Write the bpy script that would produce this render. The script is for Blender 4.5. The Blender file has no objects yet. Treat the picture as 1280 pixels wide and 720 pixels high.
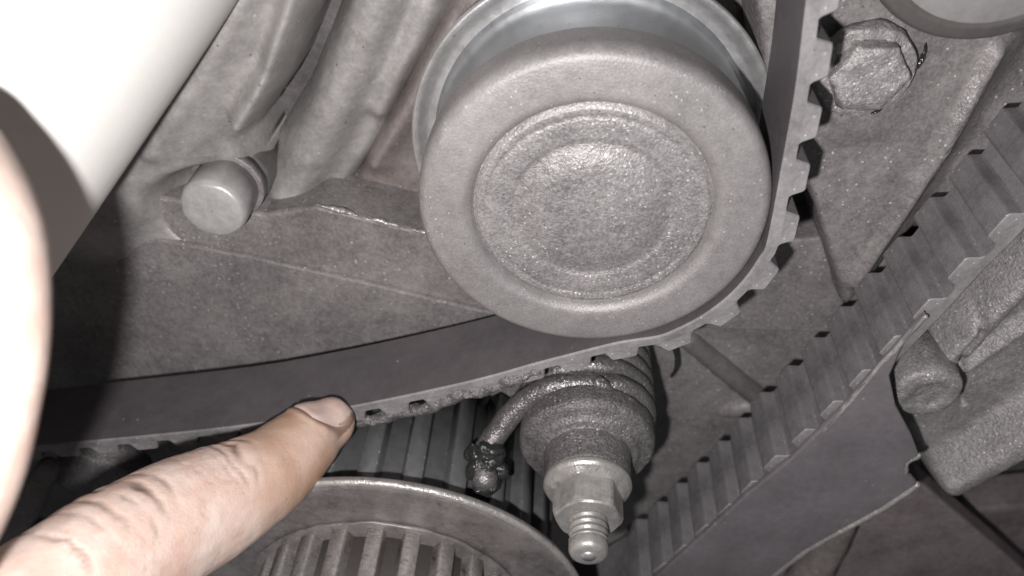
import bpy, bmesh, math, random
import numpy as np
from mathutils import Vector, Matrix, noise
from mathutils.bvhtree import BVHTree

random.seed(7)
S = 0.001                                   # everything below is written in millimetres
scene = bpy.context.scene
col = scene.collection

# ------------------------------------------------------------------ camera
# X right, Z up, Y into the engine.  W = -Y is the distance out of the engine.
F = 1000.0                                   # focal length in pixels of the 1280 px wide photograph
def cam_dir(px, py):
    return np.array([(px - 640) / F, -(py - 360) / F, -1.0])
yw = cam_dir(717, -490); yw /= np.linalg.norm(yw)      # vanishing point of the shaft axes
xw = np.array([1.0, 0, 0]) - yw[0] * yw; xw /= np.linalg.norm(xw)
zw = np.cross(xw, yw)
R = np.stack([xw, yw, zw])
C = -R @ (cam_dir(743, 235) * 136.4)
def at(px, py, W):
    d = R @ cam_dir(px, py)
    return C + d * ((-W - C[1]) / d[1])
def atz(px, py, z):
    return C + R @ cam_dir(px, py) * z
def zdepth(p):
    return -(R.T @ (np.asarray(p, float) - C))[2]

cam_data = bpy.data.cameras.new('camera')
cam = bpy.data.objects.new('camera', cam_data); col.objects.link(cam)
M4 = Matrix.Identity(4)
for i in range(3):
    for j in range(3):
        M4[i][j] = R[i][j]
    M4[i][3] = C[i] * S
cam.matrix_world = M4
cam_data.sensor_width = 36.0
cam_data.lens = F / 1280 * 36.0
cam_data.clip_start = 0.002
cam_data.clip_end = 20
cam_data.dof.use_dof = True
cam_data.dof.focus_distance = 0.150
cam_data.dof.aperture_fstop = cam_data.lens / 1.7
scene.camera = cam

# ------------------------------------------------------------------ light
world = bpy.data.worlds.new('World'); scene.world = world
world.use_nodes = True
bg = world.node_tree.nodes['Background']
bg.inputs[0].default_value = (0.92, 0.95, 1.0, 1)
bg.inputs[1].default_value = 0.07

def lamp(name, off, power, radius, colour):
    l = bpy.data.lights.new(name, 'POINT'); l.energy = power; l.shadow_soft_size = radius * S; l.color = colour
    o = bpy.data.objects.new(name, l); col.objects.link(o)
    o.location = (C + R @ np.array(off, float)) * S
    return o
lamp('phone_flash', (-15, -15, 2), 1.3, 2.2, (1.0, 0.98, 0.985))

scene.view_settings.view_transform = 'Standard'
scene.view_settings.look = 'None'
scene.view_settings.exposure = 0.0
scene.view_settings.gamma = 1.0
scene.view_settings.use_curve_mapping = False

# ------------------------------------------------------------------ materials
def new_mat(name):
    m = bpy.data.materials.new(name); m.use_nodes = True
    nt = m.node_tree
    return m, nt, nt.nodes['Principled BSDF']
def coords(nt, scale=1000.0, stretch=(1, 1, 1)):
    tc = nt.nodes.new('ShaderNodeTexCoord'); mp = nt.nodes.new('ShaderNodeMapping')
    mp.inputs['Scale'].default_value = tuple(scale * s for s in stretch)
    nt.links.new(tc.outputs['Object'], mp.inputs['Vector'])
    return mp.outputs['Vector']
def noise_tex(nt, vec, scale, detail=4, rough=0.6, dist=0.0):
    n = nt.nodes.new('ShaderNodeTexNoise'); n.inputs['Scale'].default_value = scale
    n.inputs['Detail'].default_value = detail; n.inputs['Roughness'].default_value = rough
    n.inputs['Distortion'].default_value = dist
    nt.links.new(vec, n.inputs['Vector']); return n.outputs['Fac']
def ramp(nt, fac, a, b, ca=(0, 0, 0, 1), cb=(1, 1, 1, 1)):
    r = nt.nodes.new('ShaderNodeValToRGB')
    r.color_ramp.elements[0].position = a; r.color_ramp.elements[1].position = b
    r.color_ramp.elements[0].color = ca; r.color_ramp.elements[1].color = cb
    nt.links.new(fac, r.inputs[0]); return r.outputs[0]
def mix(nt, fac, a, b):
    m = nt.nodes.new('ShaderNodeMix'); m.data_type = 'RGBA'
    if isinstance(fac, float): m.inputs[0].default_value = fac
    else: nt.links.new(fac, m.inputs[0])
    for i, v in ((6, a), (7, b)):
        if isinstance(v, tuple): m.inputs[i].default_value = v if len(v) == 4 else v + (1,)
        else: nt.links.new(v, m.inputs[i])
    return m.outputs[2]
def math_node(nt, op, a, b=None):
    n = nt.nodes.new('ShaderNodeMath'); n.operation = op
    for i, v in ((0, a), (1, b)):
        if v is None: continue
        if isinstance(v, (int, float)): n.inputs[i].default_value = v
        else: nt.links.new(v, n.inputs[i])
    return n.outputs[0]
def specks(nt, vec, scale, size, keep):
    """small scattered grains: 1 inside a grain"""
    v = nt.nodes.new('ShaderNodeTexVoronoi'); v.inputs['Scale'].default_value = scale
    nt.links.new(vec, v.inputs['Vector'])
    sep = nt.nodes.new('ShaderNodeSeparateColor'); nt.links.new(v.outputs['Color'], sep.inputs[0])
    near = math_node(nt, 'LESS_THAN', v.outputs['Distance'], size)
    some = math_node(nt, 'GREATER_THAN', sep.outputs[0], 1 - keep)
    return math_node(nt, 'MULTIPLY', near, some)

def metal(name, base, vary=0.25, rough=0.6, metallic=0.2, grain=1.6, bump=0.08, coarse=0.18, coarse_bump=0.12,
          speck=0.10, speck_scale=1.1, speck_size=0.22, speck_col=(0.62, 0.6, 0.58), dark=0.0, tint=None, rvar=0.15, brush=0.0, salt=0.0):
    m, nt, p = new_mat(name)
    vec = coords(nt)
    big = noise_tex(nt, vec, 0.07, 3, 0.65)
    mid = noise_tex(nt, vec, 0.5, 2, 0.6)
    fine = noise_tex(nt, vec, grain, 2, 0.7)
    lo = tuple(c * (1 - vary) for c in base); hi = tuple(min(1, c * (1 + vary)) for c in base)
    if tint: hi = tuple(h * t for h, t in zip(hi, tint))
    f = math_node(nt, 'ADD', math_node(nt, 'MULTIPLY', big, 0.6), math_node(nt, 'MULTIPLY', mid, 0.25))
    f = math_node(nt, 'ADD', f, math_node(nt, 'MULTIPLY', fine, 0.25))
    c = mix(nt, ramp(nt, f, 0.38, 0.70), lo, hi)
    if salt > 0:                                             # gritty light and dark grains
        sl = ramp(nt, fine, 0.40, 0.60)
        c = mix(nt, sl, mix(nt, salt, c, (0.02, 0.018, 0.018)), mix(nt, salt * 0.5, c, (0.75, 0.73, 0.72)))
    if dark > 0:
        c = mix(nt, ramp(nt, noise_tex(nt, vec, 0.33, 4, 0.75, 0.6), 0.60, 0.70, (0, 0, 0, 1), (dark, dark, dark, 1)), c, tuple(b * 0.25 for b in base))
    h = math_node(nt, 'MULTIPLY', fine, bump)
    h = math_node(nt, 'ADD', h, math_node(nt, 'MULTIPLY', noise_tex(nt, vec, coarse, 1.5, 0.55), coarse_bump))
    if brush > 0:                                            # machining marks running round the shaft axis
        h = math_node(nt, 'ADD', h, math_node(nt, 'MULTIPLY', noise_tex(nt, coords(nt, 1000.0, (0.05, 6.5, 0.05)), 1.0, 2, 0.6), brush))
    if speck > 0:
        # grains gather in patches
        patch = ramp(nt, noise_tex(nt, vec, 0.09, 1), 0.40, 0.62)
        s1 = math_node(nt, 'MULTIPLY', specks(nt, vec, speck_scale, speck_size, speck), patch)
        s2 = specks(nt, vec, speck_scale * 0.43, speck_size * 0.45, speck * 0.35)
        s = math_node(nt, 'MAXIMUM', s1, s2)
        pit = specks(nt, vec, speck_scale * 0.7, speck_size * 0.7, speck * 0.3)
        c = mix(nt, pit, c, tuple(b_ * 0.5 for b_ in base))
        c = mix(nt, s, c, speck_col)
    nt.links.new(c, p.inputs['Base Color'])
    rr = math_node(nt, 'ADD', math_node(nt, 'MULTIPLY', mid, rvar * 2), rough - rvar)
    nt.links.new(rr, p.inputs['Roughness'])
    p.inputs['Metallic'].default_value = metallic
    b = nt.nodes.new('ShaderNodeBump'); b.inputs['Strength'].default_value = 1.0; b.inputs['Distance'].default_value = S
    nt.links.new(h, b.inputs['Height']); nt.links.new(b.outputs[0], p.inputs['Normal'])
    return m

MAT = {}
MAT['pulley_face'] = metal('dusty_pulley_steel', (0.315, 0.296, 0.292), 0.22, 0.50, 0.25, 2.2, 0.10, 0.25, 0.05, 0.24, 1.2, 0.2, (0.60, 0.58, 0.57), salt=0.05, dark=0.14)
MAT['pulley_hub'] = metal('gritty_pulley_centre', (0.345, 0.325, 0.322), 0.30, 0.47, 0.35, 1.7, 0.20, 0.6, 0.07, 0.40, 1.2, 0.22, (0.80, 0.78, 0.77), dark=0.30, salt=0.17)
MAT['chrome'] = metal('bright_steel', (0.42, 0.44, 0.46), 0.12, 0.30, 1.0, 2.0, 0.01, 0.3, 0.02, 0.04, 0.8, 0.16, rvar=0.06)
MAT['flange_steel'] = metal('bright_flange_steel', (0.64, 0.63, 0.62), 0.15, 0.38, 0.75, 2.0, 0.04, 0.3, 0.03, 0.05)
MAT['rubber'] = metal('black_belt_rubber', (0.106, 0.095, 0.098), 0.22, 0.60, 0.0, 2.5, 0.05, 0.2, 0.04, 0.05, 0.5, 0.13, (0.3, 0.29, 0.28))
MAT['rubber_edge'] = metal('dusty_belt_tooth_rubber', (0.165, 0.155, 0.158), 0.35, 0.60, 0.0, 2.0, 0.10, 0.2, 0.05, 0.10, 0.8, 0.17, (0.4, 0.39, 0.38))
MAT['rubber_dust'] = metal('dust_grey_belt_edge', (0.235, 0.221, 0.222), 0.40, 0.62, 0.0, 1.8, 0.10, 0.2, 0.05, 0.12, 0.9, 0.2)
MAT['case'] = metal('dusty_case_aluminium', (0.252, 0.231, 0.228), 0.36, 0.50, 0.15, 1.4, 0.14, 0.12, 0.16, 0.36, 0.8, 0.20, (0.6, 0.58, 0.57), dark=0.34, salt=0.07)
MAT['case_dark'] = metal('grimy_case_aluminium', (0.17, 0.157, 0.154), 0.25, 0.6, 0.1, 1.0, 0.10, 0.10, 0.25, 0.06, 0.7, 0.16)
MAT['cast'] = metal('rough_cast_aluminium', (0.36, 0.336, 0.332), 0.32, 0.52, 0.30, 1.6, 0.30, 0.5, 0.12, 0.30, 1.2, 0.25, (0.8, 0.78, 0.77), dark=0.30, salt=0.16)
MAT['cast_smooth'] = metal('pale_cast_aluminium', (0.40, 0.382, 0.372), 0.30, 0.46, 0.25, 1.2, 0.08, 0.25, 0.06, 0.16, 0.7, 0.2, dark=0.15)
MAT['brown'] = metal('brown_grimy_casting', (0.25, 0.215, 0.205), 0.25, 0.6, 0.1, 1.0, 0.12, 0.15, 0.2, 0.08)
MAT['boss'] = metal('pale_machined_bolt', (0.50, 0.485, 0.475), 0.15, 0.42, 0.25, 1.0, 0.05, 0.2, 0.05, 0.08)
MAT['crust'] = metal('oily_grit_crust', (0.165, 0.152, 0.151), 0.40, 0.46, 0.3, 1.8, 0.38, 0.5, 0.15, 0.34, 1.1, 0.24, (0.55, 0.53, 0.52), dark=0.45, salt=0.18)
MAT['spring'] = metal('gritty_spring_wire', (0.20, 0.187, 0.185), 0.30, 0.30, 0.5, 1.6, 0.24, 0.5, 0.12, 0.34, 1.2, 0.24, (0.75, 0.73, 0.72), salt=0.16)
MAT['nut'] = metal('dull_zinc_nut', (0.42, 0.405, 0.385), 0.30, 0.42, 0.5, 1.2, 0.08, 0.4, 0.12, 0.06, dark=0.5)
MAT['grease_and_gap_shade'] = metal('wet_black_grease_and_gap_shade', (0.03, 0.031, 0.03), 0.3, 0.16, 0.0, 1.0, 0.5, 0.4, 0.5, 0.0, rvar=0.05)
MAT['sprocket'] = metal('oiled_sprocket_steel', (0.18, 0.18, 0.182), 0.25, 0.40, 0.35, 1.6, 0.04, 0.3, 0.06, 0.04)
MAT['front_sprocket'] = metal('worn_sprocket_steel', (0.62, 0.59, 0.57), 0.45, 0.28, 0.60, 1.6, 0.03, 0.4, 0.06, 0.03, dark=0.75, rvar=0.10, brush=0.11)
MAT['guide'] = metal('stained_guide_plate_steel', (0.25, 0.226, 0.222), 0.45, 0.34, 0.35, 1.4, 0.05, 0.2, 0.10, 0.03, dark=0.5)
MAT['guard'] = metal('dark_painted_guard', (0.190, 0.172, 0.181), 0.22, 0.50, 0.0, 1.8, 0.05, 0.12, 0.06, 0.10, 0.5, 0.12, (0.4, 0.38, 0.37))
MAT['bare_edge'] = metal('bare_metal_edge', (0.45, 0.43, 0.41), 0.3, 0.4, 0.5, 1.4, 0.20, 0.5, 0.2, 0.1)
MAT['dim'] = metal('dull_brown_bracket', (0.24, 0.200, 0.200), 0.40, 0.7, 0.0, 0.8, 0.08, 0.06, 0.3, 0.0)
MAT['block'] = metal('oily_engine_block', (0.13, 0.12, 0.118), 0.35, 0.6, 0.1, 0.7, 0.2, 0.08, 0.5, 0.05)
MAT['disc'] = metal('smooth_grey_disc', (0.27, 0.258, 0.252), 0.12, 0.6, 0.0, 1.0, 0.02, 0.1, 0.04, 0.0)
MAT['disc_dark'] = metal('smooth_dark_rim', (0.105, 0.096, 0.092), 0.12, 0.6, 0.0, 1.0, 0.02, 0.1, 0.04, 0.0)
MAT['white'] = metal('white_plastic_tube', (0.74, 0.72, 0.68), 0.03, 0.5, 0.0, 0.8, 0.02, 0.1, 0.05, 0.0)

def skin_material():
    m, nt, p = new_mat('skin')
    vec = coords(nt)
    big = noise_tex(nt, vec, 0.10, 4, 0.6)
    fine = noise_tex(nt, vec, 0.9, 5, 0.7)
    c = mix(nt, ramp(nt, big, 0.35, 0.68), (0.74, 0.51, 0.42), (0.90, 0.73, 0.64))
    at_ = nt.nodes.new('ShaderNodeAttribute'); at_.attribute_name = 'grime'
    sep = nt.nodes.new('ShaderNodeSeparateColor'); nt.links.new(at_.outputs['Color'], sep.inputs[0])
    c = mix(nt, sep.outputs[1], c, (0.43, 0.245, 0.135))                       # stained fingertip
    blot = ramp(nt, noise_tex(nt, vec, 0.22, 5, 0.75, 0.8), 0.55, 0.78, (0, 0, 0, 1), (0.5, 0.5, 0.5, 1))
    c = mix(nt, blot, c, (0.40, 0.24, 0.16))
    c = mix(nt, sep.outputs[0], c, (0.13, 0.065, 0.04))                        # dirt in the creases
    nt.links.new(c, p.inputs['Base Color'])
    p.inputs['Roughness'].default_value = 0.52
    p.inputs['Subsurface Weight'].default_value = 0.25
    p.inputs['Subsurface Radius'].default_value = (1.0, 0.35, 0.2)
    p.inputs['Subsurface Scale'].default_value = 0.0012
    vor = nt.nodes.new('ShaderNodeTexVoronoi'); vor.inputs['Scale'].default_value = 1.1
    vor.feature = 'DISTANCE_TO_EDGE'; nt.links.new(vec, vor.inputs['Vector'])
    h = math_node(nt, 'ADD', math_node(nt, 'MULTIPLY', fine, 0.12), math_node(nt, 'MULTIPLY', ramp(nt, vor.outputs[0], 0.0, 0.12), 0.018))
    b = nt.nodes.new('ShaderNodeBump'); b.inputs['Strength'].default_value = 0.9; b.inputs['Distance'].default_value = S
    nt.links.new(h, b.inputs['Height']); nt.links.new(b.outputs[0], p.inputs['Normal'])
    return m
MAT['skin'] = skin_material()
def nail_material():
    m, nt, p = new_mat('fingernail')
    vec = coords(nt)
    c = mix(nt, ramp(nt, noise_tex(nt, vec, 0.3, 4), 0.35, 0.7), (0.62, 0.44, 0.38), (0.74, 0.58, 0.52))
    nt.links.new(c, p.inputs['Base Color']); p.inputs['Roughness'].default_value = 0.35
    return m
MAT['nail'] = nail_material()

# ------------------------------------------------------------------ helpers
def tag(o, label, cat, group=None, kind=None):
    o['label'] = label
    if cat: o['category'] = cat
    if group: o['group'] = group
    if kind: o['kind'] = kind
    return o
ORIGIN = {}
def thing(name, loc, label, cat, group=None):
    o = bpy.data.objects.new(name, None); col.objects.link(o)
    o.empty_display_size = 0.004
    o.location = Vector([float(v) for v in loc]) * S
    ORIGIN[o.name] = np.asarray(loc, float)
    return tag(o, label, cat, group)
def build(name, v, f, mat, parent=None, smooth=True, bevel=0.0, origin=None):
    """v in world millimetres; stored relative to the parent (or to its own origin)"""
    v = np.asarray(v, float)
    if parent is not None: o0 = ORIGIN[parent.name]
    elif origin is not None: o0 = np.asarray(origin, float)
    else: o0 = v.mean(0)
    me = bpy.data.meshes.new(name)
    me.from_pydata([tuple(p) for p in (v - o0) * S], [], f)
    bm = bmesh.new(); bm.from_mesh(me)
    bmesh.ops.recalc_face_normals(bm, faces=bm.faces); bm.to_mesh(me); bm.free()
    if smooth: me.polygons.foreach_set('use_smooth', [True] * len(me.polygons))
    me.materials.append(MAT[mat] if isinstance(mat, str) else mat)
    o = bpy.data.objects.new(name, me); col.objects.link(o)
    if parent is not None:
        o.parent = parent; ORIGIN[o.name] = o0
    else:
        o.location = Vector([float(x) for x in o0]) * S; ORIGIN[o.name] = o0
    if bevel > 0:
        b = o.modifiers.new('bevel', 'BEVEL'); b.width = bevel * S; b.segments = 2; b.limit_method = 'ANGLE'; b.angle_limit = math.radians(35)
    return o
def subpart(o, part):
    """make o a child of part (both stored relative to the same origin)"""
    o.parent = part; return o
def roughen(v, amp, scale, seed=0.0, normal=None, centre=None):
    out = np.array(v, float)
    for i, p in enumerate(out):
        q = Vector((p[0] * scale + seed, p[1] * scale - seed, p[2] * scale + 2 * seed))
        d = noise.noise_vector(q) + 0.5 * noise.noise_vector(q * 2.3)
        out[i] = p + amp * np.array(d)
    return out
def lathe(cx, cz, prof, seg=96, sharp=True):
    """prof: list of (radius, W); axis along W"""
    v = []; f = []
    n = len(prof)
    for r, w in prof:
        for k in range(seg):
            a = 2 * math.pi * k / seg
            v.append((cx + r * math.cos(a), -w, cz + r * math.sin(a)))
    for i in range(n - 1):
        for k in range(seg):
            k2 = (k + 1) % seg
            f.append((i * seg + k, i * seg + k2, (i + 1) * seg + k2, (i + 1) * seg + k))
    for i in (0, n - 1):
        if prof[i][0] < 0.05: continue
        f.append(tuple(range(i * seg, i * seg + seg)) if i == 0 else tuple(reversed(range(i * seg, i * seg + seg))))
    return np.array(v), f
def arc_profile(pts, r=0.4, n=3):
    """round the corners of a profile polyline"""
    out = [pts[0]]
    for a, b, c in zip(pts, pts[1:], pts[2:]):
        a, b, c = map(np.array, (a, b, c))
        la, lc = np.linalg.norm(a - b), np.linalg.norm(c - b)
        rr = min(r, la * 0.45, lc * 0.45)
        p0 = b + (a - b) / la * rr; p2 = b + (c - b) / lc * rr
        for k in range(n + 1):
            t = k / n
            out.append(tuple((1 - t) ** 2 * p0 + 2 * t * (1 - t) * b + t * t * p2))
    out.append(pts[-1]); return out
def spline(pts, n=12, closed=False):
    P = [np.array(p, float) for p in pts]; m = len(P); out = []
    rng = range(m) if closed else range(m - 1)
    for i in rng:
        if closed: p0, p1, p2, p3 = P[(i - 1) % m], P[i], P[(i + 1) % m], P[(i + 2) % m]
        else: p0, p1, p2, p3 = P[max(i - 1, 0)], P[i], P[i + 1], P[min(i + 2, m - 1)]
        for k in range(n):
            t = k / n
            out.append(0.5 * (2 * p1 + (p2 - p0) * t + (2 * p0 - 5 * p1 + 4 * p2 - p3) * t * t + (3 * p1 - p0 - 3 * p2 + p3) * t ** 3))
    if not closed: out.append(P[-1])
    return np.array(out)
def tube(path, radii, seg=16, squash=1.0, up=None, cap=True):
    """loft of circles along path (mm); rounded ends"""
    path = np.asarray(path, float); n = len(path)
    radii = np.asarray(radii, float) if np.ndim(radii) else np.full(n, float(radii))
    T = np.gradient(path, axis=0); T /= np.linalg.norm(T, axis=1)[:, None]
    if cap:                                             # hemispherical ends
        def endcap(p, t, r, sign):
            q = [(p + sign * t * r * math.sin(a), r * math.cos(a)) for a in (0.35, 0.7, 1.05, 1.35)]
            return q
        e0 = endcap(path[0], T[0], radii[0], -1)[::-1]; e1 = endcap(path[-1], T[-1], radii[-1], 1)
        path = np.array([q[0] for q in e0] + list(path) + [q[0] for q in e1])
        radii = np.array([q[1] for q in e0] + list(radii) + [q[1] for q in e1])
        T = np.array([T[0]] * len(e0) + list(T) + [T[-1]] * len(e1)); n = len(path)
    ref = np.array(up if up is not None else (0, 1, 0), float)
    N = []
    prev = ref - T[0] * (ref @ T[0])
    if np.linalg.norm(prev) < 1e-3: prev = np.cross(T[0], (1, 0.3, 0.2))
    for t in T:
        nn = prev - t * (prev @ t); nn /= np.linalg.norm(nn); N.append(nn); prev = nn
    v = []; f = []
    for i in range(n):
        b = np.cross(T[i], N[i])
        for k in range(seg):
            a = 2 * math.pi * k / seg
            v.append(path[i] + radii[i] * (math.cos(a) * N[i] * squash + math.sin(a) * b))
    for i in range(n - 1):
        for k in range(seg):
            k2 = (k + 1) % seg
            f.append((i * seg + k, i * seg + k2, (i + 1) * seg + k2, (i + 1) * seg + k))
    f.append(tuple(range(seg))); f.append(tuple(range((n - 1) * seg, n * seg)))
    return np.array(v), f
def pxtube(pts, n=8, seg=20, rough=0.0, rscale=0.15, squash=1.0, seed=0.0):
    """pts: (px, py, W, half width in px)"""
    c = [at(x, y, w) for x, y, w, r in pts]
    rad = [r * zdepth(p) / F for p, (x, y, w, r) in zip(c, pts)]
    q = spline([tuple(p) + (r,) for p, r in zip(c, rad)], n)
    v, f = tube(q[:, :3], q[:, 3], seg, squash)
    if rough: v = roughen(v, rough, rscale, seed)
    return v, f
def slab(name, pts, w_front, w_back, mat, parent=None, bevel=0.6, px=True):
    q = [at(x, y, w_front)[[0, 2]] for x, y in pts] if px else [np.array(p) for p in pts]
    n = len(q)
    v = [(p[0], -w_front, p[1]) for p in q] + [(p[0], -w_back, p[1]) for p in q]
    f = [tuple(range(n)), tuple(reversed(range(n, 2 * n)))]
    f += [(i, (i + 1) % n, n + (i + 1) % n, n + i) for i in range(n)]
    return build(name, v, f, mat, parent, smooth=False, bevel=bevel)


def seg_dist(P, pts):
    """distance of points P (n,2) to a polyline"""
    dm = np.full(len(P), 1e9)
    for a, b in zip(pts, pts[1:]):
        a = np.array(a); b = np.array(b); ab = b - a
        t = np.clip(((P - a) @ ab) / (ab @ ab), 0, 1)
        dm = np.minimum(dm, np.linalg.norm(P - a - t[:, None] * ab, axis=1))
    return dm
def casting(name, poly_px, wf, wb, mat, parent, ridges=(), amp=0.6, seed=0.0, step=0.8, edge=4.0, steps=()):
    """thick cast piece: uneven face inside an outline, rounded rim, raised ridges (px polyline, height, width, power)"""
    poly = np.array([at(x, y, wf)[[0, 2]] for x, y in poly_px])
    lo = poly.min(0); hi = poly.max(0)
    xs = np.arange(lo[0] - step, hi[0] + 2 * step, step); zs = np.arange(lo[1] - step, hi[1] + 2 * step, step)
    X, Z = np.meshgrid(xs, zs); Pt = np.c_[X.ravel(), Z.ravel()]
    ins = np.zeros(len(Pt), bool); n = len(poly)
    for i in range(n):
        a, b = poly[i], poly[(i + 1) % n]
        if abs(b[1] - a[1]) < 1e-9: continue
        cr = ((a[1] > Pt[:, 1]) != (b[1] > Pt[:, 1])) & (Pt[:, 0] < (b[0] - a[0]) * (Pt[:, 1] - a[1]) / (b[1] - a[1]) + a[0])
        ins ^= cr
    dd = seg_dist(Pt, list(poly) + [poly[0]]); dd = np.where(ins, dd, -dd)
    rim = np.clip((dd + step) / edge, 0, 1); prof = np.sqrt(np.maximum(0, 1 - (1 - rim) ** 2))
    w = np.full(len(Pt), float(wf))
    for pts, h, wid, pw in ridges:
        dr = seg_dist(Pt, [at(x, y, wf)[[0, 2]] for x, y in pts])
        w += h * np.exp(-(dr / wid) ** pw)
    for (a, b, h, wid) in steps:                             # face drops (h < 0) to the right of the line a -> b
        a = at(*a, wf)[[0, 2]]; b = at(*b, wf)[[0, 2]]; t = (b - a) / np.linalg.norm(b - a)
        sd_ = (Pt - a) @ np.array((t[1], -t[0])); k_ = np.clip(sd_ / wid, 0, 1); w += h * k_ * k_ * (3 - 2 * k_)
    keep = dd > -step * 1.01
    for k in np.where(keep & (dd < step * 0.25))[0]:         # clean outline: rim points sit on it
        best = None
        for i in range(n):
            a, b = poly[i], poly[(i + 1) % n]; ab = b - a
            q = a + np.clip(((Pt[k] - a) @ ab) / (ab @ ab), 0, 1) * ab
            if best is None or np.linalg.norm(q - Pt[k]) < best[0]: best = (np.linalg.norm(q - Pt[k]), q)
        Pt[k] = best[1]; prof[k] = 0.0
    idx = -np.ones(len(Pt), int); idx[keep] = np.arange(keep.sum())
    v = []
    for k in np.where(keep)[0]:
        x, z = Pt[k]
        nz = amp * (noise.noise((x * .10 + seed, z * .10, seed)) + .55 * noise.noise((x * .33, z * .33, seed + 5)) + .28 * noise.noise((x * .9, z * .9, seed + 9)))
        v.append((x, -(wb + (w[k] + nz - wb) * prof[k]), z))
    nx = len(xs); f = []
    for j in range(len(zs) - 1):
        for i in range(nx - 1):
            q = (idx[j * nx + i], idx[j * nx + i + 1], idx[(j + 1) * nx + i + 1], idx[(j + 1) * nx + i])
            if min(q) >= 0: f.append(tuple(int(t) for t in q))
    return build(name, v, f, mat, parent)

# ------------------------------------------------------------------ engine block behind everything
def engine_block():
    xs = np.arange(-230, 231, 2.0); zs = np.arange(-260, 131, 2.0)
    v = []; f = []
    for z in zs:
        for x in xs:
            w = -46 + 3.0 * noise.noise((x * 0.03, z * 0.03, 1.7)) + 1.0 * noise.noise((x * 0.11, z * 0.11, 4.2))
            if x > 55: w -= 26 * min(1, (x - 55) / 12) * min(1, max(0, (-60 - z) / 12))
            v.append((x, -w, z))
    nx = len(xs)
    for j in range(len(zs) - 1):
        for i in range(nx - 1):
            a = j * nx + i; f.append((a, a + 1, a + nx + 1, a + nx))
    o = build('engine_block', v, f, 'block', origin=(0, 46, 0))
    return tag(o, 'dark oily engine block wall behind the belt and pulley', None, kind='structure')
engine_block()

# ------------------------------------------------------------------ front case (left, behind the belt)
case = thing('front_case', (-60, 30, -45), 'dusty grey aluminium front case plate behind the flat belt run', 'engine case')
slab('face_plate', [(-260, 250), (150, 238), (330, 268), (395, 258), (470, 276), (540, 293), (640, 322), (760, 350),
                    (760, 470), (600, 520), (-260, 640)], -25.5, -50, 'case', case, 0.8)
slab('lower_step', [(-260, 345), (200, 300), (312, 321), (450, 352), (592, 386), (640, 395), (760, 420), (760, 560), (500, 560), (-260, 660)],
     -24.0, -26.5, 'case', case, 0.5)
for k, pts in enumerate(([(396, 257), (425, 263), (448, 269)], [(455, 272), (480, 278), (500, 284)], [(512, 287), (530, 290), (545, 293)])):
    v, f = pxtube([(x, y, -25.8, r) for (x, y), r in zip(pts, (1.2, 3.6, 1.6))], 8, 8, 0.4, 0.7, seed=k)
    build('chipped_edge', v, f, 'bare_edge', case)
# ------------------------------------------------------------------ cast bracket (upper left) and its bolt
br = thing('cast_bracket', at(230, 200, -20), 'pale rough cast bracket arm with long raised ribs beside white tube', 'bracket')
casting('main_arm', [(60, 400), (20, 240), (170, -160), (450, -160), (418, -40), (360, 110), (312, 180), (330, 235), (312, 300), (250, 345), (150, 350)], -25, -50, 'cast_smooth', br,
        [([(90, 260), (180, 150), (290, -60), (320, -140)], 7, 13, 4), ([(318, 138), (356, 75), (392, -20), (415, -120)], 8, 3.2, 3),
         ([(205, 170), (280, 60), (330, -40)], 1.6, 2.2, 2), ([(262, 262), (272, 262)], -9, 11.0, 8)], 0.30, 2.0, 0.6, 5.0)
casting('inner_arm', [(310, 330), (326, 200), (380, 110), (428, -10), (448, -160), (640, -160), (590, -20), (520, 90), (470, 190), (420, 262), (380, 270)], -38, -52, 'cast_smooth', br,
        [([(365, 230), (408, 150), (446, 70), (480, -20), (505, -120)], 7, 5.5, 3), ([(480, 130), (522, 40), (562, -70)], 3.5, 3.0, 2.5)], 0.30, 6.0, 0.6, 4.0)
casting('brown_web', [(420, 262), (462, 180), (515, 80), (580, -40), (700, -60), (700, 120), (640, 330), (545, 300), (470, 280)], -40, -54, 'brown', br,
        [([(470, 190), (520, 110), (560, 20)], 5, 4, 2)], 0.4, 9.0, 0.7, 4.0)
# raised boss wall round the bolt
bx, bz = at(266, 262, -16)[[0, 2]]
v, f = lathe(bx, bz, arc_profile([(8.2, -44), (8.2, -30), (7.6, -28), (5.9, -27)], 1.2), 64)
v = roughen(v, 0.45, 0.25, 11)
build('bolt_boss', v, f, 'case_dark', br)
bo = thing('case_bolt', (bx, 24, bz), 'pale round bolt end standing on the dark boss of the front case', 'bolt')
v, f = lathe(bx, bz, arc_profile([(0.01, -15.4), (4.2, -15.2), (6.3, -15.6), (6.8, -16.6), (6.8, -26)], 0.6), 64)
build('bolt_head', roughen(v, 0.12, 0.4, 2), f, 'boss', bo)
v, f = lathe(bx, bz, arc_profile([(6.5, -24.6), (7.9, -24.8), (7.9, -27.5)], 0.3), 48)
build('washer', roughen(v, 0.1, 0.5, 4), f, 'case', bo)

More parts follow.
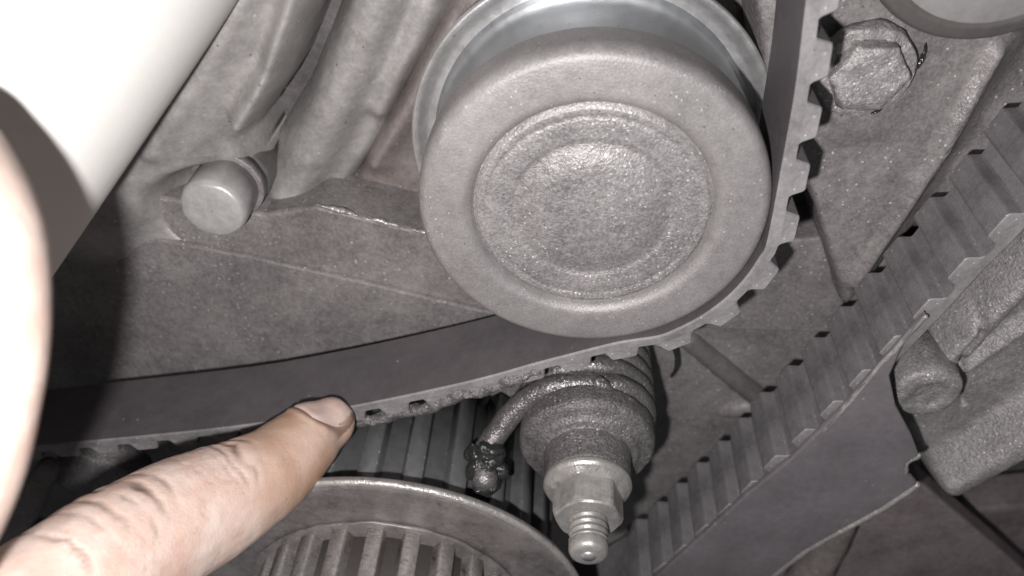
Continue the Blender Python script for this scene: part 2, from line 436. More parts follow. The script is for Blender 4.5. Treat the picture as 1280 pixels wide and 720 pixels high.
# ------------------------------------------------------------------ tensioner pulley
PX, PZ, PR = 0.0, -6.0, 31.0
pul = thing('tensioner_pulley', (PX, 26, PZ), 'round grey steel tensioner pulley with stepped gritty face', 'pulley')
face = [(21.1, -2.6), (21.35, -1.5), (21.7, -0.95), (22.3, -0.35), (22.9, -0.08), (23.6, 0.0), (26.5, 0.0), (28.9, -0.06), (29.6, -0.25), (30.2, -0.7), (30.65, -1.4), (30.9, -2.3), (31.0, -3.4), (31.0, -8.0)]
v, f = lathe(PX, PZ, face, 180); build('outer_face', v, f[:-2], 'pulley_face', pul)
hub = [(0.01, -0.45), (4, -0.42), (8.5, -0.5), (10.0, -0.62), (11.2, -0.95), (12.6, -1.45), (13.5, -1.7), (14.1, -1.85), (14.6, -1.5), (17.0, -1.35), (18.4, -1.4), (18.8, -1.65), (19.1, -1.4), (20.4, -1.3), (20.9, -2.5), (21.2, -2.6)]
hp = []
for (a, b) in zip(hub, hub[1:]):
    n = max(1, int(abs(b[0] - a[0]) / 0.35))
    for k in range(n): hp.append((a[0] + (b[0] - a[0]) * k / n, a[1] + (b[1] - a[1]) * k / n))
hp.append(hub[-1])
v, f = lathe(PX, PZ, hp, 200)
for i in range(len(v)):                                    # pitted, dirt-caked surface
    x, y, z = v[i]; r = math.hypot(x - PX, z - PZ)
    a = 0.06 * noise.noise((x * 0.9, z * 0.9, 3.1)) + 0.07 * noise.noise((x * 2.1, z * 2.1, 7.7))
    if r < 20.6: v[i][1] -= a * (1.0 if r < 13 or r > 14.7 else 0.4)
hubf = build('hub_face', v, f[:-1], 'pulley_hub', pul)
drum = arc_profile([(30.95, -7.5), (30.8, -10), (30.3, -24.5), (31.2, -25.8)], 0.8)
v, f = lathe(PX, PZ, drum, 180); build('drum', v, f[:-2], 'chrome', pul)
fl = arc_profile([(30.5, -25.6), (32.6, -25.4), (34.2, -23.6), (35.4, -23.4), (35.6, -24.6), (34.6, -27.2), (30, -27.6)], 0.5)
v, f = lathe(PX, PZ, fl, 180); build('rear_flange', v, f[:-2], 'flange_steel', pul)
v, f = lathe(PX, PZ, [(12, -27), (12, -48)], 48); build('mounting_hub', v, f, 'case_dark', pul)
# worn raised stamping low on the face: short illegible strokes
rng = random.Random(5)
for k in range(11):
    a = math.radians(-98 + k * 4.6); r = 19.3
    x0, z0 = PX + r * math.cos(a), PZ + r * math.sin(a)
    er = np.array((math.cos(a), math.sin(a))); et = np.array((-math.sin(a), math.cos(a)))
    pts = []
    for (u, w) in [(rng.uniform(-.5, .5), -0.8), (rng.uniform(-.6, .6), 0), (rng.uniform(-.5, .5), 0.8)]:
        q = np.array((x0, z0)) + er * w + et * u; pts.append((q[0], 1.40, q[1]))
    v, f = tube(spline(pts, 4), 0.16, 6); subpart(build('stamped_mark', v, f, 'pulley_face', pul), hubf)

# ------------------------------------------------------------------ timing belt (one closed toothed loop)
WB, WF = -18.5, 0.8
HB, HT = 2.0, 3.0
back = []
for a in range(-62, 1, 8): back.append((PX + (PR + 0.1) * math.cos(math.radians(a)), PZ + (PR + 0.1) * math.sin(math.radians(a))))
up = [(30.0, 8), (29.2, 20), (27.6, 34), (26, 50), (27, 75), (40, 98), (62, 104), (80, 90), (86, 62), (83, 30), (77, 8)]
strand = [(73.2, -5), (69.6, -15), (66.6, -24.5), (63.3, -34), (60, -43.5), (56.6, -53), (53, -62), (48.7, -71.5), (45, -82), (41, -92), (36.6, -101.5), (32, -112), (27, -122)]
low = [(14, -142), (-8, -158), (-40, -165), (-90, -160), (-140, -148), (-185, -132), (-204, -112), (-196, -94), (-172, -86)]
left = [(-149.8, -79.4), (-122, -73.4), (-99, -68.6), (-81, -64.7), (-64, -60.4), (-48.7, -56.2), (-33, -51.4), (-18.8, -46.5), (-4, -40.2), (7, -35.6)]
loop = spline(back + up + strand + low + left, 14, closed=True)
d = np.r_[0, np.cumsum(np.linalg.norm(np.diff(np.vstack([loop, loop[:1]]), axis=0), axis=1))]
L = d[-1]; NT = round(L / 10.15); NS = NT * 8
def at_s(s):
    s = np.mod(s, L); P = np.vstack([loop, loop[:1]])
    return np.array([np.interp(s, d, P[:, 0]), np.interp(s, d, P[:, 1])])
belt = thing('timing_belt', at(600, 440, -10), 'black toothed timing belt loop pressed round the pulley', 'belt')
ctr = []
ss = np.linspace(0, L, NS, endpoint=False)
P = np.array([at_s(s) for s in ss])
T = np.roll(P, -1, 0) - np.roll(P, 1, 0); T /= np.linalg.norm(T, axis=1)[:, None]
for _ in range(2): T = (np.roll(T, 1, 0) + T + np.roll(T, -1, 0)) / 3
T /= np.linalg.norm(T, axis=1)[:, None]
# the tooth side: away from the pulley there, into the loop everywhere
NRM = np.c_[T[:, 1], -T[:, 0]]
DW = np.array([3.0 * min(1, max(0, (-10 - p[0]) / 60)) if p[1] > -100 else 0.0 for p in P])      # the slack run wanders forward
i0 = int(np.argmin(np.abs(P[:, 0] - 29) + np.abs(P[:, 1] + 8)))
if NRM[i0][0] < 0: NRM = -NRM
c = 0.35
prof = [(0, WB + c), (0, WF - c), (c, WF), (HB, WF), (HB, WB), (c, WB)]
v = []; f = []; m = len(prof)
for i in range(NS):
    for h, w in prof:
        q = P[i] + NRM[i] * h; v.append((q[0], -w - DW[i], q[1]))
fa = []; mats = []
for i in range(NS):
    j = (i + 1) % NS
    for k in range(m):
        k2 = (k + 1) % m; fa.append((i * m + k, j * m + k, j * m + k2, i * m + k2)); mats.append(1 if k in (1, 2) else 2 if k == 3 else 0)
band = build('band', v, fa, 'rubber', belt, smooth=False)
band.data.materials.append(MAT['rubber_dust']); band.data.materials.append(MAT['rubber_edge'])
band.data.polygons.foreach_set('material_index', mats)
# one rounded tooth, shared
tp = [(-4.1, -0.05), (-3.75, 0.15), (-3.45, 0.5), (-2.8, 2.15), (-2.55, 2.5), (-2.1, 2.65), (2.1, 2.65), (2.55, 2.5), (2.8, 2.15), (3.45, 0.5), (3.75, 0.15), (4.1, -0.05)]
nv = len(tp); tv = []; tf = []
for w in (WB + .15, WF - .25, WF - 0.02):
    s_ = 1.0 if w < WF - 0.1 else 0.94
    for (u, h) in tp: tv.append((u * s_, -(w - (WB + WF) / 2), h * s_))
for a in (0, 1):
    for k in range(nv - 1): tf.append((a * nv + k, a * nv + k + 1, (a + 1) * nv + k + 1, (a + 1) * nv + k))
    tf.append((a * nv + nv - 1, a * nv, (a + 1) * nv, (a + 1) * nv + nv - 1))
tf.append(tuple(reversed(range(nv)))); tf.append(tuple(range(2 * nv, 3 * nv)))
tme = bpy.data.meshes.new('tooth'); tme.from_pydata([tuple(x * S for x in p) for p in tv], [], tf)
bm = bmesh.new(); bm.from_mesh(tme); bmesh.ops.recalc_face_normals(bm, faces=bm.faces); bm.to_mesh(tme); bm.free()
tme.materials.append(MAT['rubber_edge']); tme.materials.append(MAT['rubber_dust'])
for p in tme.polygons:
    if len(p.vertices) == nv: p.material_index = 1
    elif p.center.y < (-(WF - .14) + (WB + WF) / 2) * S: p.material_index = 1
TOOTH_PHASE = 2.0
bo0 = ORIGIN[belt.name]
for k in range(NT):
    s = TOOTH_PHASE + k * L / NT
    i = int(round(s / L * NS)) % NS
    q = P[i] + NRM[i] * (HB - 0.03)
    if q[1] < -135 or q[1] > 62 or q[0] < -165: continue     # out of sight round the far ends
    o = bpy.data.objects.new('tooth', tme); col.objects.link(o); o.parent = belt
    n3 = Vector((NRM[i][0], 0, NRM[i][1])); y3 = Vector((0, 1, 0)); x3 = y3.cross(n3)
    mt = Matrix((x3, y3, n3)).transposed().to_4x4()
    mt.translation = (Vector((q[0], -(WB + WF) / 2 - DW[i], q[1])) - Vector(bo0)) * S
    o.matrix_local = mt

v, f = pxtube([(446, 530, 1.5, 5), (480, 521, 1.2, 9), (520, 512, 0.9, 7), (555, 498, 0.8, 10), (600, 486, 0.6, 8), (640, 474, 0.5, 10), (672, 462, 0.3, 5)], 16, 14, 0.9, 0.35, seed=2)
build('dirt_crust', v, f, 'crust', belt)

# ------------------------------------------------------------------ sprockets on the crankshaft
CX, CZ = -42.5, -105.1
def gear(parent, r_root, r_tip, n, w0, w1, mat, hub_mat, tooth_frac=0.5, phase=0.0, tip_round=0.35):
    v, f = lathe(CX, CZ, arc_profile([(r_root * 0.3, w1 - 0.6), (r_root - 0.8, w1 - 0.4), (r_root, w1 - 0.9), (r_root, w0)], 0.4), 96)
    build('hub', v, f, hub_mat, parent)
    p = 2 * math.pi * r_tip / n; hw = p * tooth_frac / 2; h = r_tip - r_root
    pr = [(-hw - .55, -0.5), (-hw - .30, h * .15), (-hw - .05, h * .62), (-hw + tip_round * .3, h * .88), (-hw + tip_round, h * .98), (0, h), (hw - tip_round, h * .98), (hw - tip_round * .3, h * .88), (hw + .05, h * .62), (hw + .30, h * .15), (hw + .55, -0.5)]
    vv = []; ff = []; k = len(pr); wm = (w0 + w1) / 2
    for w, s_ in ((w0, 1), (w1 - .35, 1), (w1, .93)):
        for u, hh in pr: vv.append((u * s_, -(w - wm), hh * s_))
    for a in (0, 1):
        for q in range(k - 1): ff.append((a * k + q, a * k + q + 1, (a + 1) * k + q + 1, (a + 1) * k + q))
    ff.append(tuple(reversed(range(k)))); ff.append(tuple(range(2 * k, 3 * k)))
    me = bpy.data.meshes.new('tooth'); me.from_pydata([tuple(x * S for x in p_) for p_ in vv], [], ff)
    b = bmesh.new(); b.from_mesh(me); bmesh.ops.recalc_face_normals(b, faces=b.faces); b.to_mesh(me); b.free()
    me.materials.append(MAT[mat])
    for p_ in me.polygons: p_.use_smooth = len(p_.vertices) == 4
    for i in range(n):
        a = phase + 2 * math.pi * i / n
        n3 = Vector((math.cos(a), 0, math.sin(a))); y3 = Vector((0, 1, 0)); x3 = y3.cross(n3)
        mt = Matrix((x3, y3, n3)).transposed().to_4x4()
        mt.translation = (Vector((CX + r_root * n3.x, -wm, CZ + r_root * n3.z)) - Vector(ORIGIN[parent.name])) * S
        o = bpy.data.objects.new('tooth', me); col.objects.link(o); o.parent = parent; o.matrix_local = mt
g1 = thing('crank_sprocket', (CX, 20, CZ), 'wide dark toothed crank sprocket behind the round guide plate', 'sprocket')
gear(g1, 35.8, 38.8, 24, -20, 18.4, 'sprocket', 'sprocket', 0.42, math.radians(3.5))
gp = thing('guide_plate', (CX, -19, CZ), 'round stained steel guide plate between the two crank sprockets', 'plate')
pr = arc_profile([(20, 17.4), (39, 18.2), (45.2, 18.4), (46.9, 19.0), (47.0, 20.4), (45.2, 20.9), (41.5, 20.3), (36, 19.6), (20, 19.4)], 0.7)
v, f = lathe(CX, CZ, pr, 160); dsc = build('dished_disc', v, f[:-2], 'guide', gp)
v, f = lathe(CX, CZ, [(45.8, 20.75), (46.4, 21.05), (47.05, 20.7), (47.15, 20.2)], 160)
subpart(build('worn_rim', roughen(v, 0.06, 0.3), f[:-2], 'bare_edge', gp), dsc)
g2 = thing('front_sprocket', (CX, -20, CZ), 'worn bright steel sprocket standing in front of the guide plate', 'sprocket')
gear(g2, 28.2, 31.0, 24, 19.4, 46, 'front_sprocket', 'disc_dark', 0.46, math.radians(-1))
v, f = lathe(CX, CZ, arc_profile([(27.6, 19.4), (32.4, 19.8), (32.6, 20.6), (27.8, 21.0)], 0.3), 96)
build('collar', roughen(v, 0.35, 0.25, 8), f[:-2], 'guide', g2)
v, f = lathe(CX, CZ, [(9, 47), (9, -48)], 48); build('shaft', v, f, 'sprocket', g1)

# ------------------------------------------------------------------ stud with bush, nut and torsion spring
SX, SZ = 2.6, -65.0
st = thing('tensioner_stud', (SX, 46, SZ), 'crusty threaded stud with bush and zinc nut below the pulley', 'stud')
v, f = lathe(SX, SZ, arc_profile([(8.6, -46), (8.6, -2), (14.2, -1.6), (14.9, -1.0), (14.9, 3.0), (14.2, 4.2), (11.6, 4.8), (11.0, 5.6), (9.6, 5.9), (9.2, 6.4)], 0.5), 72)
build('spring_bush', roughen(v, 0.20, 0.4, 1), f, 'crust', st)
pr = []
for k in range(40): pr.append((9.4 - 0.25 * k / 40, 5.0 + 8.2 * k / 40))
v, f = lathe(SX, SZ, pr, 72); build('collar', roughen(v, 0.14, 0.4, 2), f, 'crust', st)
v, f = lathe(SX, SZ, arc_profile([(5, 15.2), (8.6, 15.0), (9.3, 14.2), (9.3, 13.3), (8.0, 12.9)], 0.3), 64)
build('washer', roughen(v, 0.06, 0.4, 3), f, 'nut', st)
# flanged hex nut: bevelled six sides
v = []; f = []
lv = [(13.9, 8.6, 1), (15.0, 8.5, 1), (15.8, 7.7, .55), (16.0, 7.55, 0), (21.0, 7.45, 0), (21.8, 7.1, .35), (22.2, 6.4, .8)]
sg = 72
for w, r, rd in lv:
    for k in range(sg):
        a = 2 * math.pi * k / sg + math.radians(8)
        hx = math.cos(math.pi / 6) / math.cos((a % (math.pi / 3)) - math.pi / 6)
        rr = r * (rd + (1 - rd) * hx)
        v.append((SX + rr * math.cos(a - math.radians(8)), -w, SZ + rr * math.sin(a - math.radians(8))))
for i in range(len(lv) - 1):
    for k in range(sg):
        k2 = (k + 1) % sg; f.append((i * sg + k, i * sg + k2, (i + 1) * sg + k2, (i + 1) * sg + k))
f.append(tuple(range((len(lv) - 1) * sg, len(lv) * sg)))
o = build('hex_nut', roughen(np.array(v), 0.10, 0.35, 5), f, 'nut', st, smooth=False)
pr = []
for k in range(0, 61):                                     # real thread ridges
    w = 20 + 7.2 * k / 60; pr.append((3.55 + 0.42 * (1 - abs(((w / 1.45) % 1.0) * 2 - 1)), w))
pr += [(3.9, 27.5), (3.9, 29.2), (3.5, 29.9), (2.9, 30.2), (1.2, 30.25)]
v, f = lathe(SX, SZ, pr, 48)
for i in range(len(v)):                                    # pitch: turn the rings into a helix
    if -v[i][1] < 27.2: v[i][1] -= 0.4 * math.atan2(v[i][2] - SZ, v[i][0] - SX) / math.pi
build('thread', v, f, 'nut', st)
v, f = lathe(SX, SZ, [(1.5, 29.8), (1.45, 30.45), (0.02, 30.5)], 24); build('tip', v, f[:-1], 'flange_steel', st)

sp = thing('torsion_spring', (SX, 30, SZ), 'thick gritty coil spring round the stud with one long bent arm', 'spring')
pts = []
turns = 4.2
for k in range(int(turns * 40) + 1):
    a = math.radians(80) - 2 * math.pi * (turns - k / 40.0)
    pts.append((SX + 13.4 * math.cos(a), 23.6 - 4.7 * k / 40.0, SZ + 13.4 * math.sin(a)))
tail = [at(700, 481, -3.6), at(655, 502, -2.5), at(622, 540, 1), at(602, 575, 5.5), at(606, 598, 9.5)]
coil = np.array(pts)
full = np.vstack([coil[:-3], spline([coil[-3]] + tail, 10)])
v, f = tube(full, np.r_[np.full(len(coil) - 3, 2.35), np.linspace(2.4, 2.9, len(full) - len(coil) + 3)], 18)
build('coil', roughen(v, 0.16, 0.5, 4), f, 'spring', sp)
for k, (x, y, w, r) in enumerate(((613, 568, 5, 19), (601, 588, 8, 17), (608, 606, 10, 15), (592, 566, 5, 12), (625, 590, 6, 13))):
    bm = bmesh.new(); bmesh.ops.create_icosphere(bm, subdivisions=4, radius=r * 0.178)
    vv = np.array([q.co[:] for q in bm.verts]) + at(x, y, w); ff = [tuple(q.index for q in fc.verts) for fc in bm.faces]; bm.free()
    build('grease_lump', roughen(vv, 0.9, 0.35, 3 + k), ff, 'grease_and_gap_shade', sp)
v, f = pxtube([(748, 478, -2, 8), (764, 490, -1.5, 7), (772, 503, -1, 5)], 6, 12, 0.4, 0.6)
build('grit_lump', v, f, 'spring', sp)

# ------------------------------------------------------------------ case between the two belt runs
rc = thing('rear_case', at(940, 430, -34), 'flat grey case wall between the two toothed belt runs', 'engine case')
slab('wall_panel', [(560, 330), (1130, 290), (1130, 418), (1030, 416), (880, 411), (780, 408), (560, 408)], -33.0, -52, 'case', rc, 0.5)
slab('lower_panel', [(560, 392), (780, 392), (880, 395), (1030, 400), (1150, 400), (1150, 900), (560, 900)], -35.0, -54, 'case', rc, 0.5)
v, f = pxtube([(862, 425, -35, 13), (910, 465, -35, 14), (965, 508, -35, 14)], 8, 16, 0.3, 0.2); build('diagonal_rib', v, f, 'case_dark', rc)
v, f = pxtube([(905, 512, -35.5, 10), (935, 505, -35.5, 16), (965, 510, -35.5, 10)], 6, 16, 0.3, 0.2); build('cast_lump', v, f, 'case', rc)
clip = pxtube([(838, 422, -30, 3), (845, 440, -30, 3.2), (846, 458, -30, 3), (840, 470, -31, 2.5)], 8, 8, 0.15, 0.6)
o = build('wire_clip', clip[0], clip[1], 'grease_and_gap_shade', None); tag(o, 'small black bent wire clip on the grey wall beside coil spring', 'clip')

# ------------------------------------------------------------------ upper right cover with its bolt
uc = thing('pump_cover', at(1120, 180, -24), 'dusty thick grey cover plate in the angle of the two belt runs', 'cover')
casting('cover_plate', [(930, -90), (960, 150), (1006, 228), (1028, 300), (1054, 390), (1084, 372), (1120, 330), (1210, 260), (1345, 130), (1345, -130), (960, -130)], -23.5, -42, 'case', uc,
        [([(1068, 352), (1128, 268), (1172, 200), (1245, 65)], 1.8, 1.6, 2.0),
         ([(1000, -60), (1012, 60), (1045, 150), (1085, 150), (1120, 95), (1105, 45), (1060, 0)], 1.4, 4.5, 3)],
        0.30, 3.0, 0.6, 2.2, steps=[((1068, 352), (1245, 65), -5.0, 9.0)])
casting('dusty_edge', [(1150, 232), (1164, 196), (1184, 160), (1206, 112), (1226, 76), (1246, 66), (1256, 78), (1240, 116), (1216, 160), (1196, 196), (1172, 232)], -21.9, -27.0, 'cast', uc,
        (), 0.6, 7.0, 0.5, 3.6)
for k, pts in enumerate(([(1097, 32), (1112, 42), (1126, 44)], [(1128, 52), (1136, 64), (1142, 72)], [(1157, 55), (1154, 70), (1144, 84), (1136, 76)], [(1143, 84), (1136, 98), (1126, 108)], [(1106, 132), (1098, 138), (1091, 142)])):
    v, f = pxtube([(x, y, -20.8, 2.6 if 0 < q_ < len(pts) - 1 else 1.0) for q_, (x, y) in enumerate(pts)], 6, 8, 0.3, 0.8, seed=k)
    build('crack_shade', v, f, 'grease_and_gap_shade', uc)  # thin black tubes on the plate paint the shade of deep gaps round the bolt
ubx, ubz = at(1086, 98, -17)[[0, 2]]
ub = thing('cover_bolt', (ubx, 22, ubz), 'dirt-caked hex bolt head on the dusty cover plate', 'bolt')
v, f = lathe(ubx, ubz, arc_profile([(0.02, -15.9), (4.6, -15.8), (6.0, -16.4), (6.3, -18.8), (6.4, -19.8)], 0.5), 48)
for i in range(len(v)):
    a = math.atan2(v[i][2] - ubz, v[i][0] - ubx); hx = math.cos(math.pi / 6) / math.cos((a % (math.pi / 3)) - math.pi / 6)
    v[i][0] = ubx + (v[i][0] - ubx) * hx * 1.12; v[i][2] = ubz + (v[i][2] - ubz) * hx * 1.12
build('hex_head', roughen(v, 0.55, 0.35, 9), f, 'cast', ub)
v, f = lathe(ubx, ubz, arc_profile([(5, -18.6), (8.3, -19.0), (8.7, -20.0), (8.6, -21.6)], 0.4), 64)
build('flange', roughen(v, 0.6, 0.3, 12), f, 'cast', ub)

# round disc at the top right corner
dq = at(1270, -120, -12)
dk = thing('round_disc', (dq[0], 12, dq[2]), 'smooth grey disc with dark rim over the dusty cover plate', 'disc')
r_out = np.linalg.norm((at(1262, 46, -12) - dq)[[0, 2]]); r_in = np.linalg.norm((at(1262, 24, -12) - dq)[[0, 2]])
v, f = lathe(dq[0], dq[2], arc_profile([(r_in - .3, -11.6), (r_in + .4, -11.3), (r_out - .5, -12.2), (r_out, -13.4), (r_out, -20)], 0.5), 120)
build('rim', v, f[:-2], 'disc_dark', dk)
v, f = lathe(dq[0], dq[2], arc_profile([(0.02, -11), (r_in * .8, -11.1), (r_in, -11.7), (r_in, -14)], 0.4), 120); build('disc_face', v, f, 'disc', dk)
v, f = lathe(dq[0], dq[2], [(8, -13), (8, -48)], 32); build('shaft', v, f, 'sprocket', dk)

# ------------------------------------------------------------------ casting on the right
hc = thing('pump_housing', at(1220, 450, -18), 'rough grey cast pump housing outside the right belt run', 'housing')
casting('body', [(1440, 130), (1292, 278), (1220, 360), (1150, 428), (1102, 490), (1130, 548), (1160, 604), (1192, 614), (1300, 548), (1440, 460)], -14, -36, 'cast', hc,
        [([(1185, 425), (1225, 378), (1275, 325), (1340, 250), (1400, 175)], 6, 4.5, 3), ([(1182, 578), (1225, 552), (1275, 520), (1340, 478), (1430, 420)], 9, 5.0, 3),
         ([(1190, 462), (1240, 428), (1310, 380)], 3.0, 1.8, 2), ([(1214, 365), (1216, 395), (1192, 425), (1200, 470), (1205, 505)], -2.0, 0.7, 2)], 0.35, 2.0, 0.6, 4.5)
hx_, hz_ = at(1160, 494, -3.5)[[0, 2]]
v, f = lathe(hx_, hz_, arc_profile([(0.02, -3.6), (3.0, -3.9), (4.2, -3.2), (5.6, -3.3), (6.8, -4.0), (7.2, -5.4), (7.6, -24)], 0.7), 64)
build('round_boss', roughen(v, 0.28, 0.35, 6), f, 'cast', hc)

# ------------------------------------------------------------------ guard plate over the front belt edge
gd = thing('belt_guard', at(1020, 610, -1), 'smooth dark guard plate with bare metal edge over the belt', 'guard')
gpoly = [(1158, 392), (1052, 512), (988, 575), (932, 620), (860, 686), (775, 762), (900, 830), (962, 722), (1003, 690), (1048, 664), (1100, 636), (1147, 605),
         (1141, 598), (1131, 592), (1133, 580), (1149, 569), (1140, 545), (1120, 508), (1112, 470), (1130, 430)]
gsh = slab('guard_sheet', gpoly, 3.0, 1.6, 'guard', gd, 0.35)
def edge_bead(name, pts, r, mat, amp=0.15):
    v, f = pxtube([(x, y, 2.5, r) for x, y in pts], 8, 10, amp, 0.6); subpart(build(name, v, f, mat, gd), gsh)
edge_bead('bare_edge', [(958, 726), (1003, 691), (1048, 665), (1100, 637), (1146, 606)], 4.2, 'bare_edge')
edge_bead('bare_edge', [(1157, 395), (1104, 453), (1053, 512), (1030, 536)], 3.6, 'bare_edge', 0.2)
edge_bead('bare_edge', [(1132, 590), (1134, 579), (1149, 569)], 3.0, 'bare_edge')

# ------------------------------------------------------------------ dim parts low on the right
lb = slab('lower_bracket', [(930, 770), (1040, 672), (1150, 602), (1200, 645), (1258, 694), (1330, 760), (1250, 900), (930, 900)], -24, -32, 'dim', None, 1.0)
tag(lb, 'dim brown metal bracket below the bare edge of guard plate', 'bracket')
sb = slab('side_strut', [(1205, 640), (1330, 630), (1330, 706), (1262, 700), (1235, 682)], -46, -60, 'dim', None, 1.5)
tag(sb, 'small dull strut in the dark gap under the cast housing', 'strut')
v, f = pxtube([(1000, 735, -14, 24), (1030, 690, -13, 22), (1050, 655, -12, 18)], 8, 20, 0.5, 0.2)
o = build('hose_stub', v, f, 'brown', None); tag(o, 'short reddish brown hose stub under the guard plate edge', 'hose')
v, f = lathe(*at(120, 600, -8)[[0, 2]], arc_profile([(0.02, -6), (9, -6.4), (11, -7.6), (11.4, -12), (11.4, -16)], 0.6), 48)
o = build('idler_boss', roughen(v, 0.7, 0.2, 3), f, 'crust', None); tag(o, 'dark greasy round boss between pointing finger and belt', 'boss')
v, f = pxtube([(60, 585, -2, 13), (40, 620, 2, 18), (10, 660, 6, 22), (-40, 720, 10, 26)], 8, 20, 0.4, 0.2)
o = build('greasy_lever', v, f, 'case', None); tag(o, 'grey metal lever end left of the greasy boss', 'lever')

# ------------------------------------------------------------------ white tube, top left
c0 = [(330, -420, 128), (124, -108, 122), (10, 57, 120), (-106, 222, 118), (-260, 440, 116), (-420, 660, 114)]
q = spline([tuple(atz(x, y, z)) for x, y, z in c0], 14)
v, f = tube(q, 22.5, 48)
o = build('white_tube', v, f, 'white', None); tag(o, 'smooth overexposed white tube crossing above the cast bracket', 'tube')

# ------------------------------------------------------------------ the pointing hand (one continuous surface)
IDX = [(412, 530, 171.0, 33), (388, 546, 168.0, 45), (341, 587, 160.0, 57), (300, 612, 154.0, 66), (262, 632, 149.0, 75), (215, 655, 142.0, 82),
       (150, 697, 132.0, 90), (80, 745, 122.0, 98), (-20, 815, 112.0, 106), (-110, 880, 106.0, 112)]
def chain(P4, seg=28, n=8, squash=0.94):
    c = [tuple(atz(x, y, z)) + (r * z / F,) for x, y, z, r in P4]
    q = spline(c, n); return q, tube(q[:, :3], q[:, 3], seg, squash)
iq, (iv, if_) = chain(IDX)
thumb = [(-92, 225, 84.0, 108), (-74, 300, 82.0, 122), (-72, 410, 80.0, 126), (-78, 500, 80.0, 120), (-110, 600, 82.0, 125), (-210, 740, 86.0, 150), (-330, 900, 92.0, 180)]
tq, (tv_, tf_) = chain(thumb)
allv = list(iv); allf = list(if_)
def add(v, f):
    k = len(allv); allv.extend(v); allf.extend([tuple(i + k for i in q) for q in f])
add(tv_, tf_)
for k, ch in enumerate((
    [(-110, 880, 106, 112), (-240, 960, 104, 150), (-380, 1060, 104, 200), (-520, 1180, 106, 210), (-700, 1340, 110, 200)],       # back of the hand to the wrist
    [(-330, 900, 92, 180), (-400, 1010, 98, 220), (-520, 1180, 106, 230)],                                                        # ball of the thumb
    [(-120, 980, 120, 115), (40, 930, 128, 95), (120, 900, 122, 84), (70, 960, 108, 80), (-20, 1010, 104, 76)],                   # curled middle finger
    [(-180, 1090, 122, 110), (-20, 1060, 130, 92), (60, 1030, 124, 82), (10, 1080, 110, 78), (-70, 1120, 106, 74)],
    [(-260, 1190, 122, 100), (-110, 1180, 128, 82), (-40, 1160, 122, 74), (-80, 1195, 110, 70), (-150, 1220, 108, 66)])):
    add(*chain(ch)[1])
hand0 = build('hand_raw', allv, allf, 'skin', None, origin=atz(-20, 815, 112))
mo = hand0.modifiers.new('r', 'REMESH'); mo.mode = 'VOXEL'; mo.voxel_size = 0.55 * S; mo.use_smooth_shade = True
ms = hand0.modifiers.new('s', 'SMOOTH'); ms.factor = 0.5; ms.iterations = 8
dg = bpy.context.evaluated_depsgraph_get()
hme = bpy.data.meshes.new_from_object(hand0.evaluated_get(dg))
horg = ORIGIN[hand0.name]
bpy.data.objects.remove(hand0)
n = len(hme.vertices)
co = np.zeros(n * 3); hme.vertices.foreach_get('co', co); co = co.reshape(-1, 3) / S + horg
nr = np.zeros(n * 3); hme.vertices.foreach_get('normal', nr); nr = nr.reshape(-1, 3)
# finger coordinates: distance from the tip along the index and how dorsal the point is
ipath = iq[:, :3]; isd = np.r_[0, np.cumsum(np.linalg.norm(np.diff(ipath, axis=0), axis=1))]
to_cam = C - ipath[30]; to_cam /= np.linalg.norm(to_cam)
dors = R @ np.array([-0.45, 0.75, 0.48])                       # up-left and towards the camera
tip = ipath[0]; ax = ipath[0] - ipath[10]; ax = ax / np.linalg.norm(ax)
nd = R @ np.array([-0.10, 0.86, 0.50]); nd = nd - ax * (nd @ ax); nd /= np.linalg.norm(nd)
sd = np.cross(ax, nd)
disp = np.zeros(n); gr = np.zeros((n, 4)); gr[:, 3] = 1
near = np.where((co[:, 0] > atz(40, 700, 120)[0] - 5))[0]
CRE = [(22.0, .40, .7), (24.5, .55, .8), (27.0, .45, .7), (30.0, .35, .7), (43.0, .40, .8), (46.5, .65, .9), (50.0, .70, 1.), (53.6, .60, .9), (57.0, .50, .8), (61.5, .40, .6), (36.5, .25, .5)]
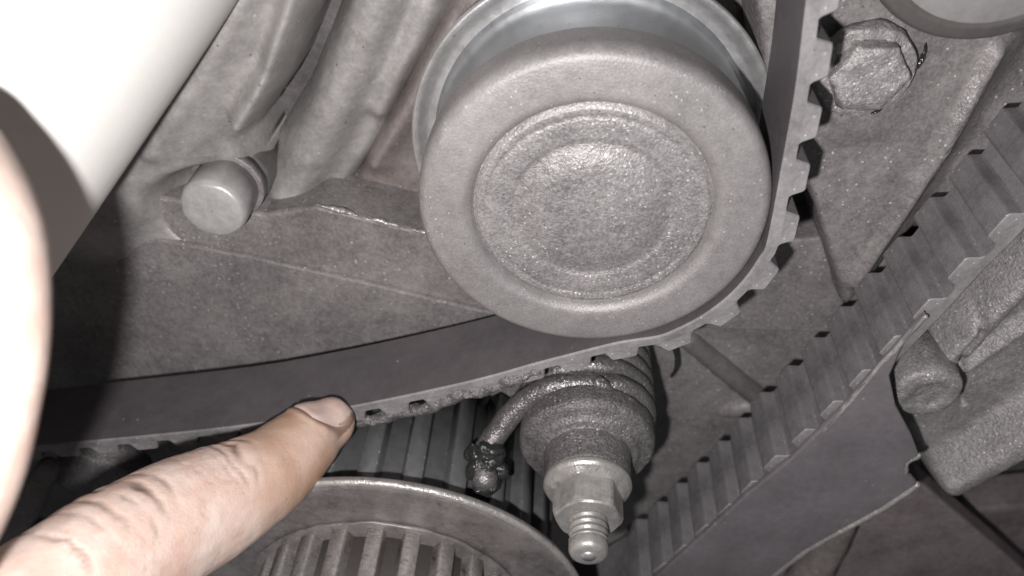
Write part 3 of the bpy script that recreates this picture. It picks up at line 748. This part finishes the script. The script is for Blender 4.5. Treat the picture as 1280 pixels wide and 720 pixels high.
for i in near:
    p = co[i]; dd = np.linalg.norm(ipath - p, axis=1); k = int(np.argmin(dd))
    if dd[k] > 16: continue
    k0, k1 = max(k - 1, 0), min(k + 1, len(ipath) - 1)
    t = ipath[k1] - ipath[k0]; ln = np.linalg.norm(t); t = t / ln
    s = isd[k] + (p - ipath[k]) @ t
    m_ = max(0.0, float(nr[i] @ dors) - 0.05) ** 0.6
    wob = 1.6 * noise.noise((p[0] * .16, p[1] * .16, p[2] * .16)) + 0.5 * noise.noise((p[0] * .6, p[1] * .6, p[2] * .6))
    x = 0.0
    for j, (sc, dep, wd) in enumerate(CRE):
        brk = 0.55 + 0.9 * noise.noise((p[0] * .22 + 9 * j, p[1] * .22, p[2] * .22))
        x -= dep * max(0.0, brk) * math.exp(-((s - sc + wob + 0.6 * noise.noise((p[0] * .3, p[2] * .3, 3.0 * j))) / (0.75 * wd)) ** 2)
    gr[i, 0] = min(0.9, max(0.0, -x * 2.2 - 0.15) * m_)
    gr[i, 1] = 0.75 * max(0.0, min(1.0, (30 - s) / 12)) * max(0.0, min(1.0, 0.75 + 0.8 * noise.noise((p[0] * .12, p[1] * .12, p[2] * .12))))
    x += 0.55 * math.exp(-((s - 51.5) / 6) ** 2) + 0.2 * math.exp(-((s - 27) / 4) ** 2)          # knuckle pads
    rel = p - tip; du = (rel @ ax + 0.5) / 4.7; dv = (rel @ sd) / 5.0; rr_ = (abs(du) ** 3 + abs(dv) ** 3) ** (1 / 3)
    if nr[i] @ nd > 0 and rr_ < 1.5:
        fold = math.exp(-((rr_ - 1.06) / 0.13) ** 2); gr[i, 0] = max(gr[i, 0], 0.75 * fold); x += 0.30 * math.exp(-((rr_ - 1.25) / 0.12) ** 2) / max(m_, .3) * (1 if du < 0.6 else 0)
    disp[i] = x * m_ + 0.10 * noise.noise((p[0] * .35, p[1] * .35, p[2] * .35))
co2 = co + nr * disp[:, None]
hme.vertices.foreach_set('co', (((co2 - horg) * S).ravel()))
hme.polygons.foreach_set('use_smooth', [True] * len(hme.polygons)); hme.update()
ca = hme.color_attributes.new('grime', 'FLOAT_COLOR', 'POINT'); ca.data.foreach_set('color', gr.ravel())
hme.materials.clear(); hme.materials.append(MAT['skin'])
hand = bpy.data.objects.new('hand', hme); col.objects.link(hand); hand.location = Vector([float(x) for x in horg]) * S; ORIGIN['hand'] = horg
tag(hand, 'bare hand with outstretched index finger touching the belt', 'hand')
# nail: a thin curved plate lying on the fingertip
tree = BVHTree.FromPolygons([tuple(p) for p in co2], [tuple(p.vertices) for p in hme.polygons])
nv_ = []; nf_ = []; NU, NV = 18, 12
tip = ipath[0]; ax = ipath[0] - ipath[10]; ax = ax / np.linalg.norm(ax)
nd = R @ np.array([-0.10, 0.86, 0.50]); nd = nd - ax * (nd @ ax); nd /= np.linalg.norm(nd)
sd = np.cross(ax, nd)
ok = True
for a in range(NU + 1):
    for b in range(NV + 1):
        u = a / NU; w = b / NV * 2 - 1
        wide = 5.0 * (1 - max(0, (abs(u - .5) * 2)) ** 4 * .35)
        org = tip + ax * (-5.2 + 9.4 * u) + sd * (wide * w)
        hit = tree.ray_cast(Vector(org + nd * 30), Vector(-nd))
        if hit[0] is None: h = org
        else: h = np.array(hit[0])
        nv_.append(h + nd * (0.40 if 0 < b < NV and 0 < a < NU else 0.05))
for a in range(NU):
    for b in range(NV):
        i = a * (NV + 1) + b; nf_.append((i, i + 1, i + NV + 2, i + NV + 1))
nl = build('fingernail', nv_, nf_, 'nail', None, origin=horg)
nl.parent = hand; nl.location = (0, 0, 0)

# keep the tidy names Blender gives repeats
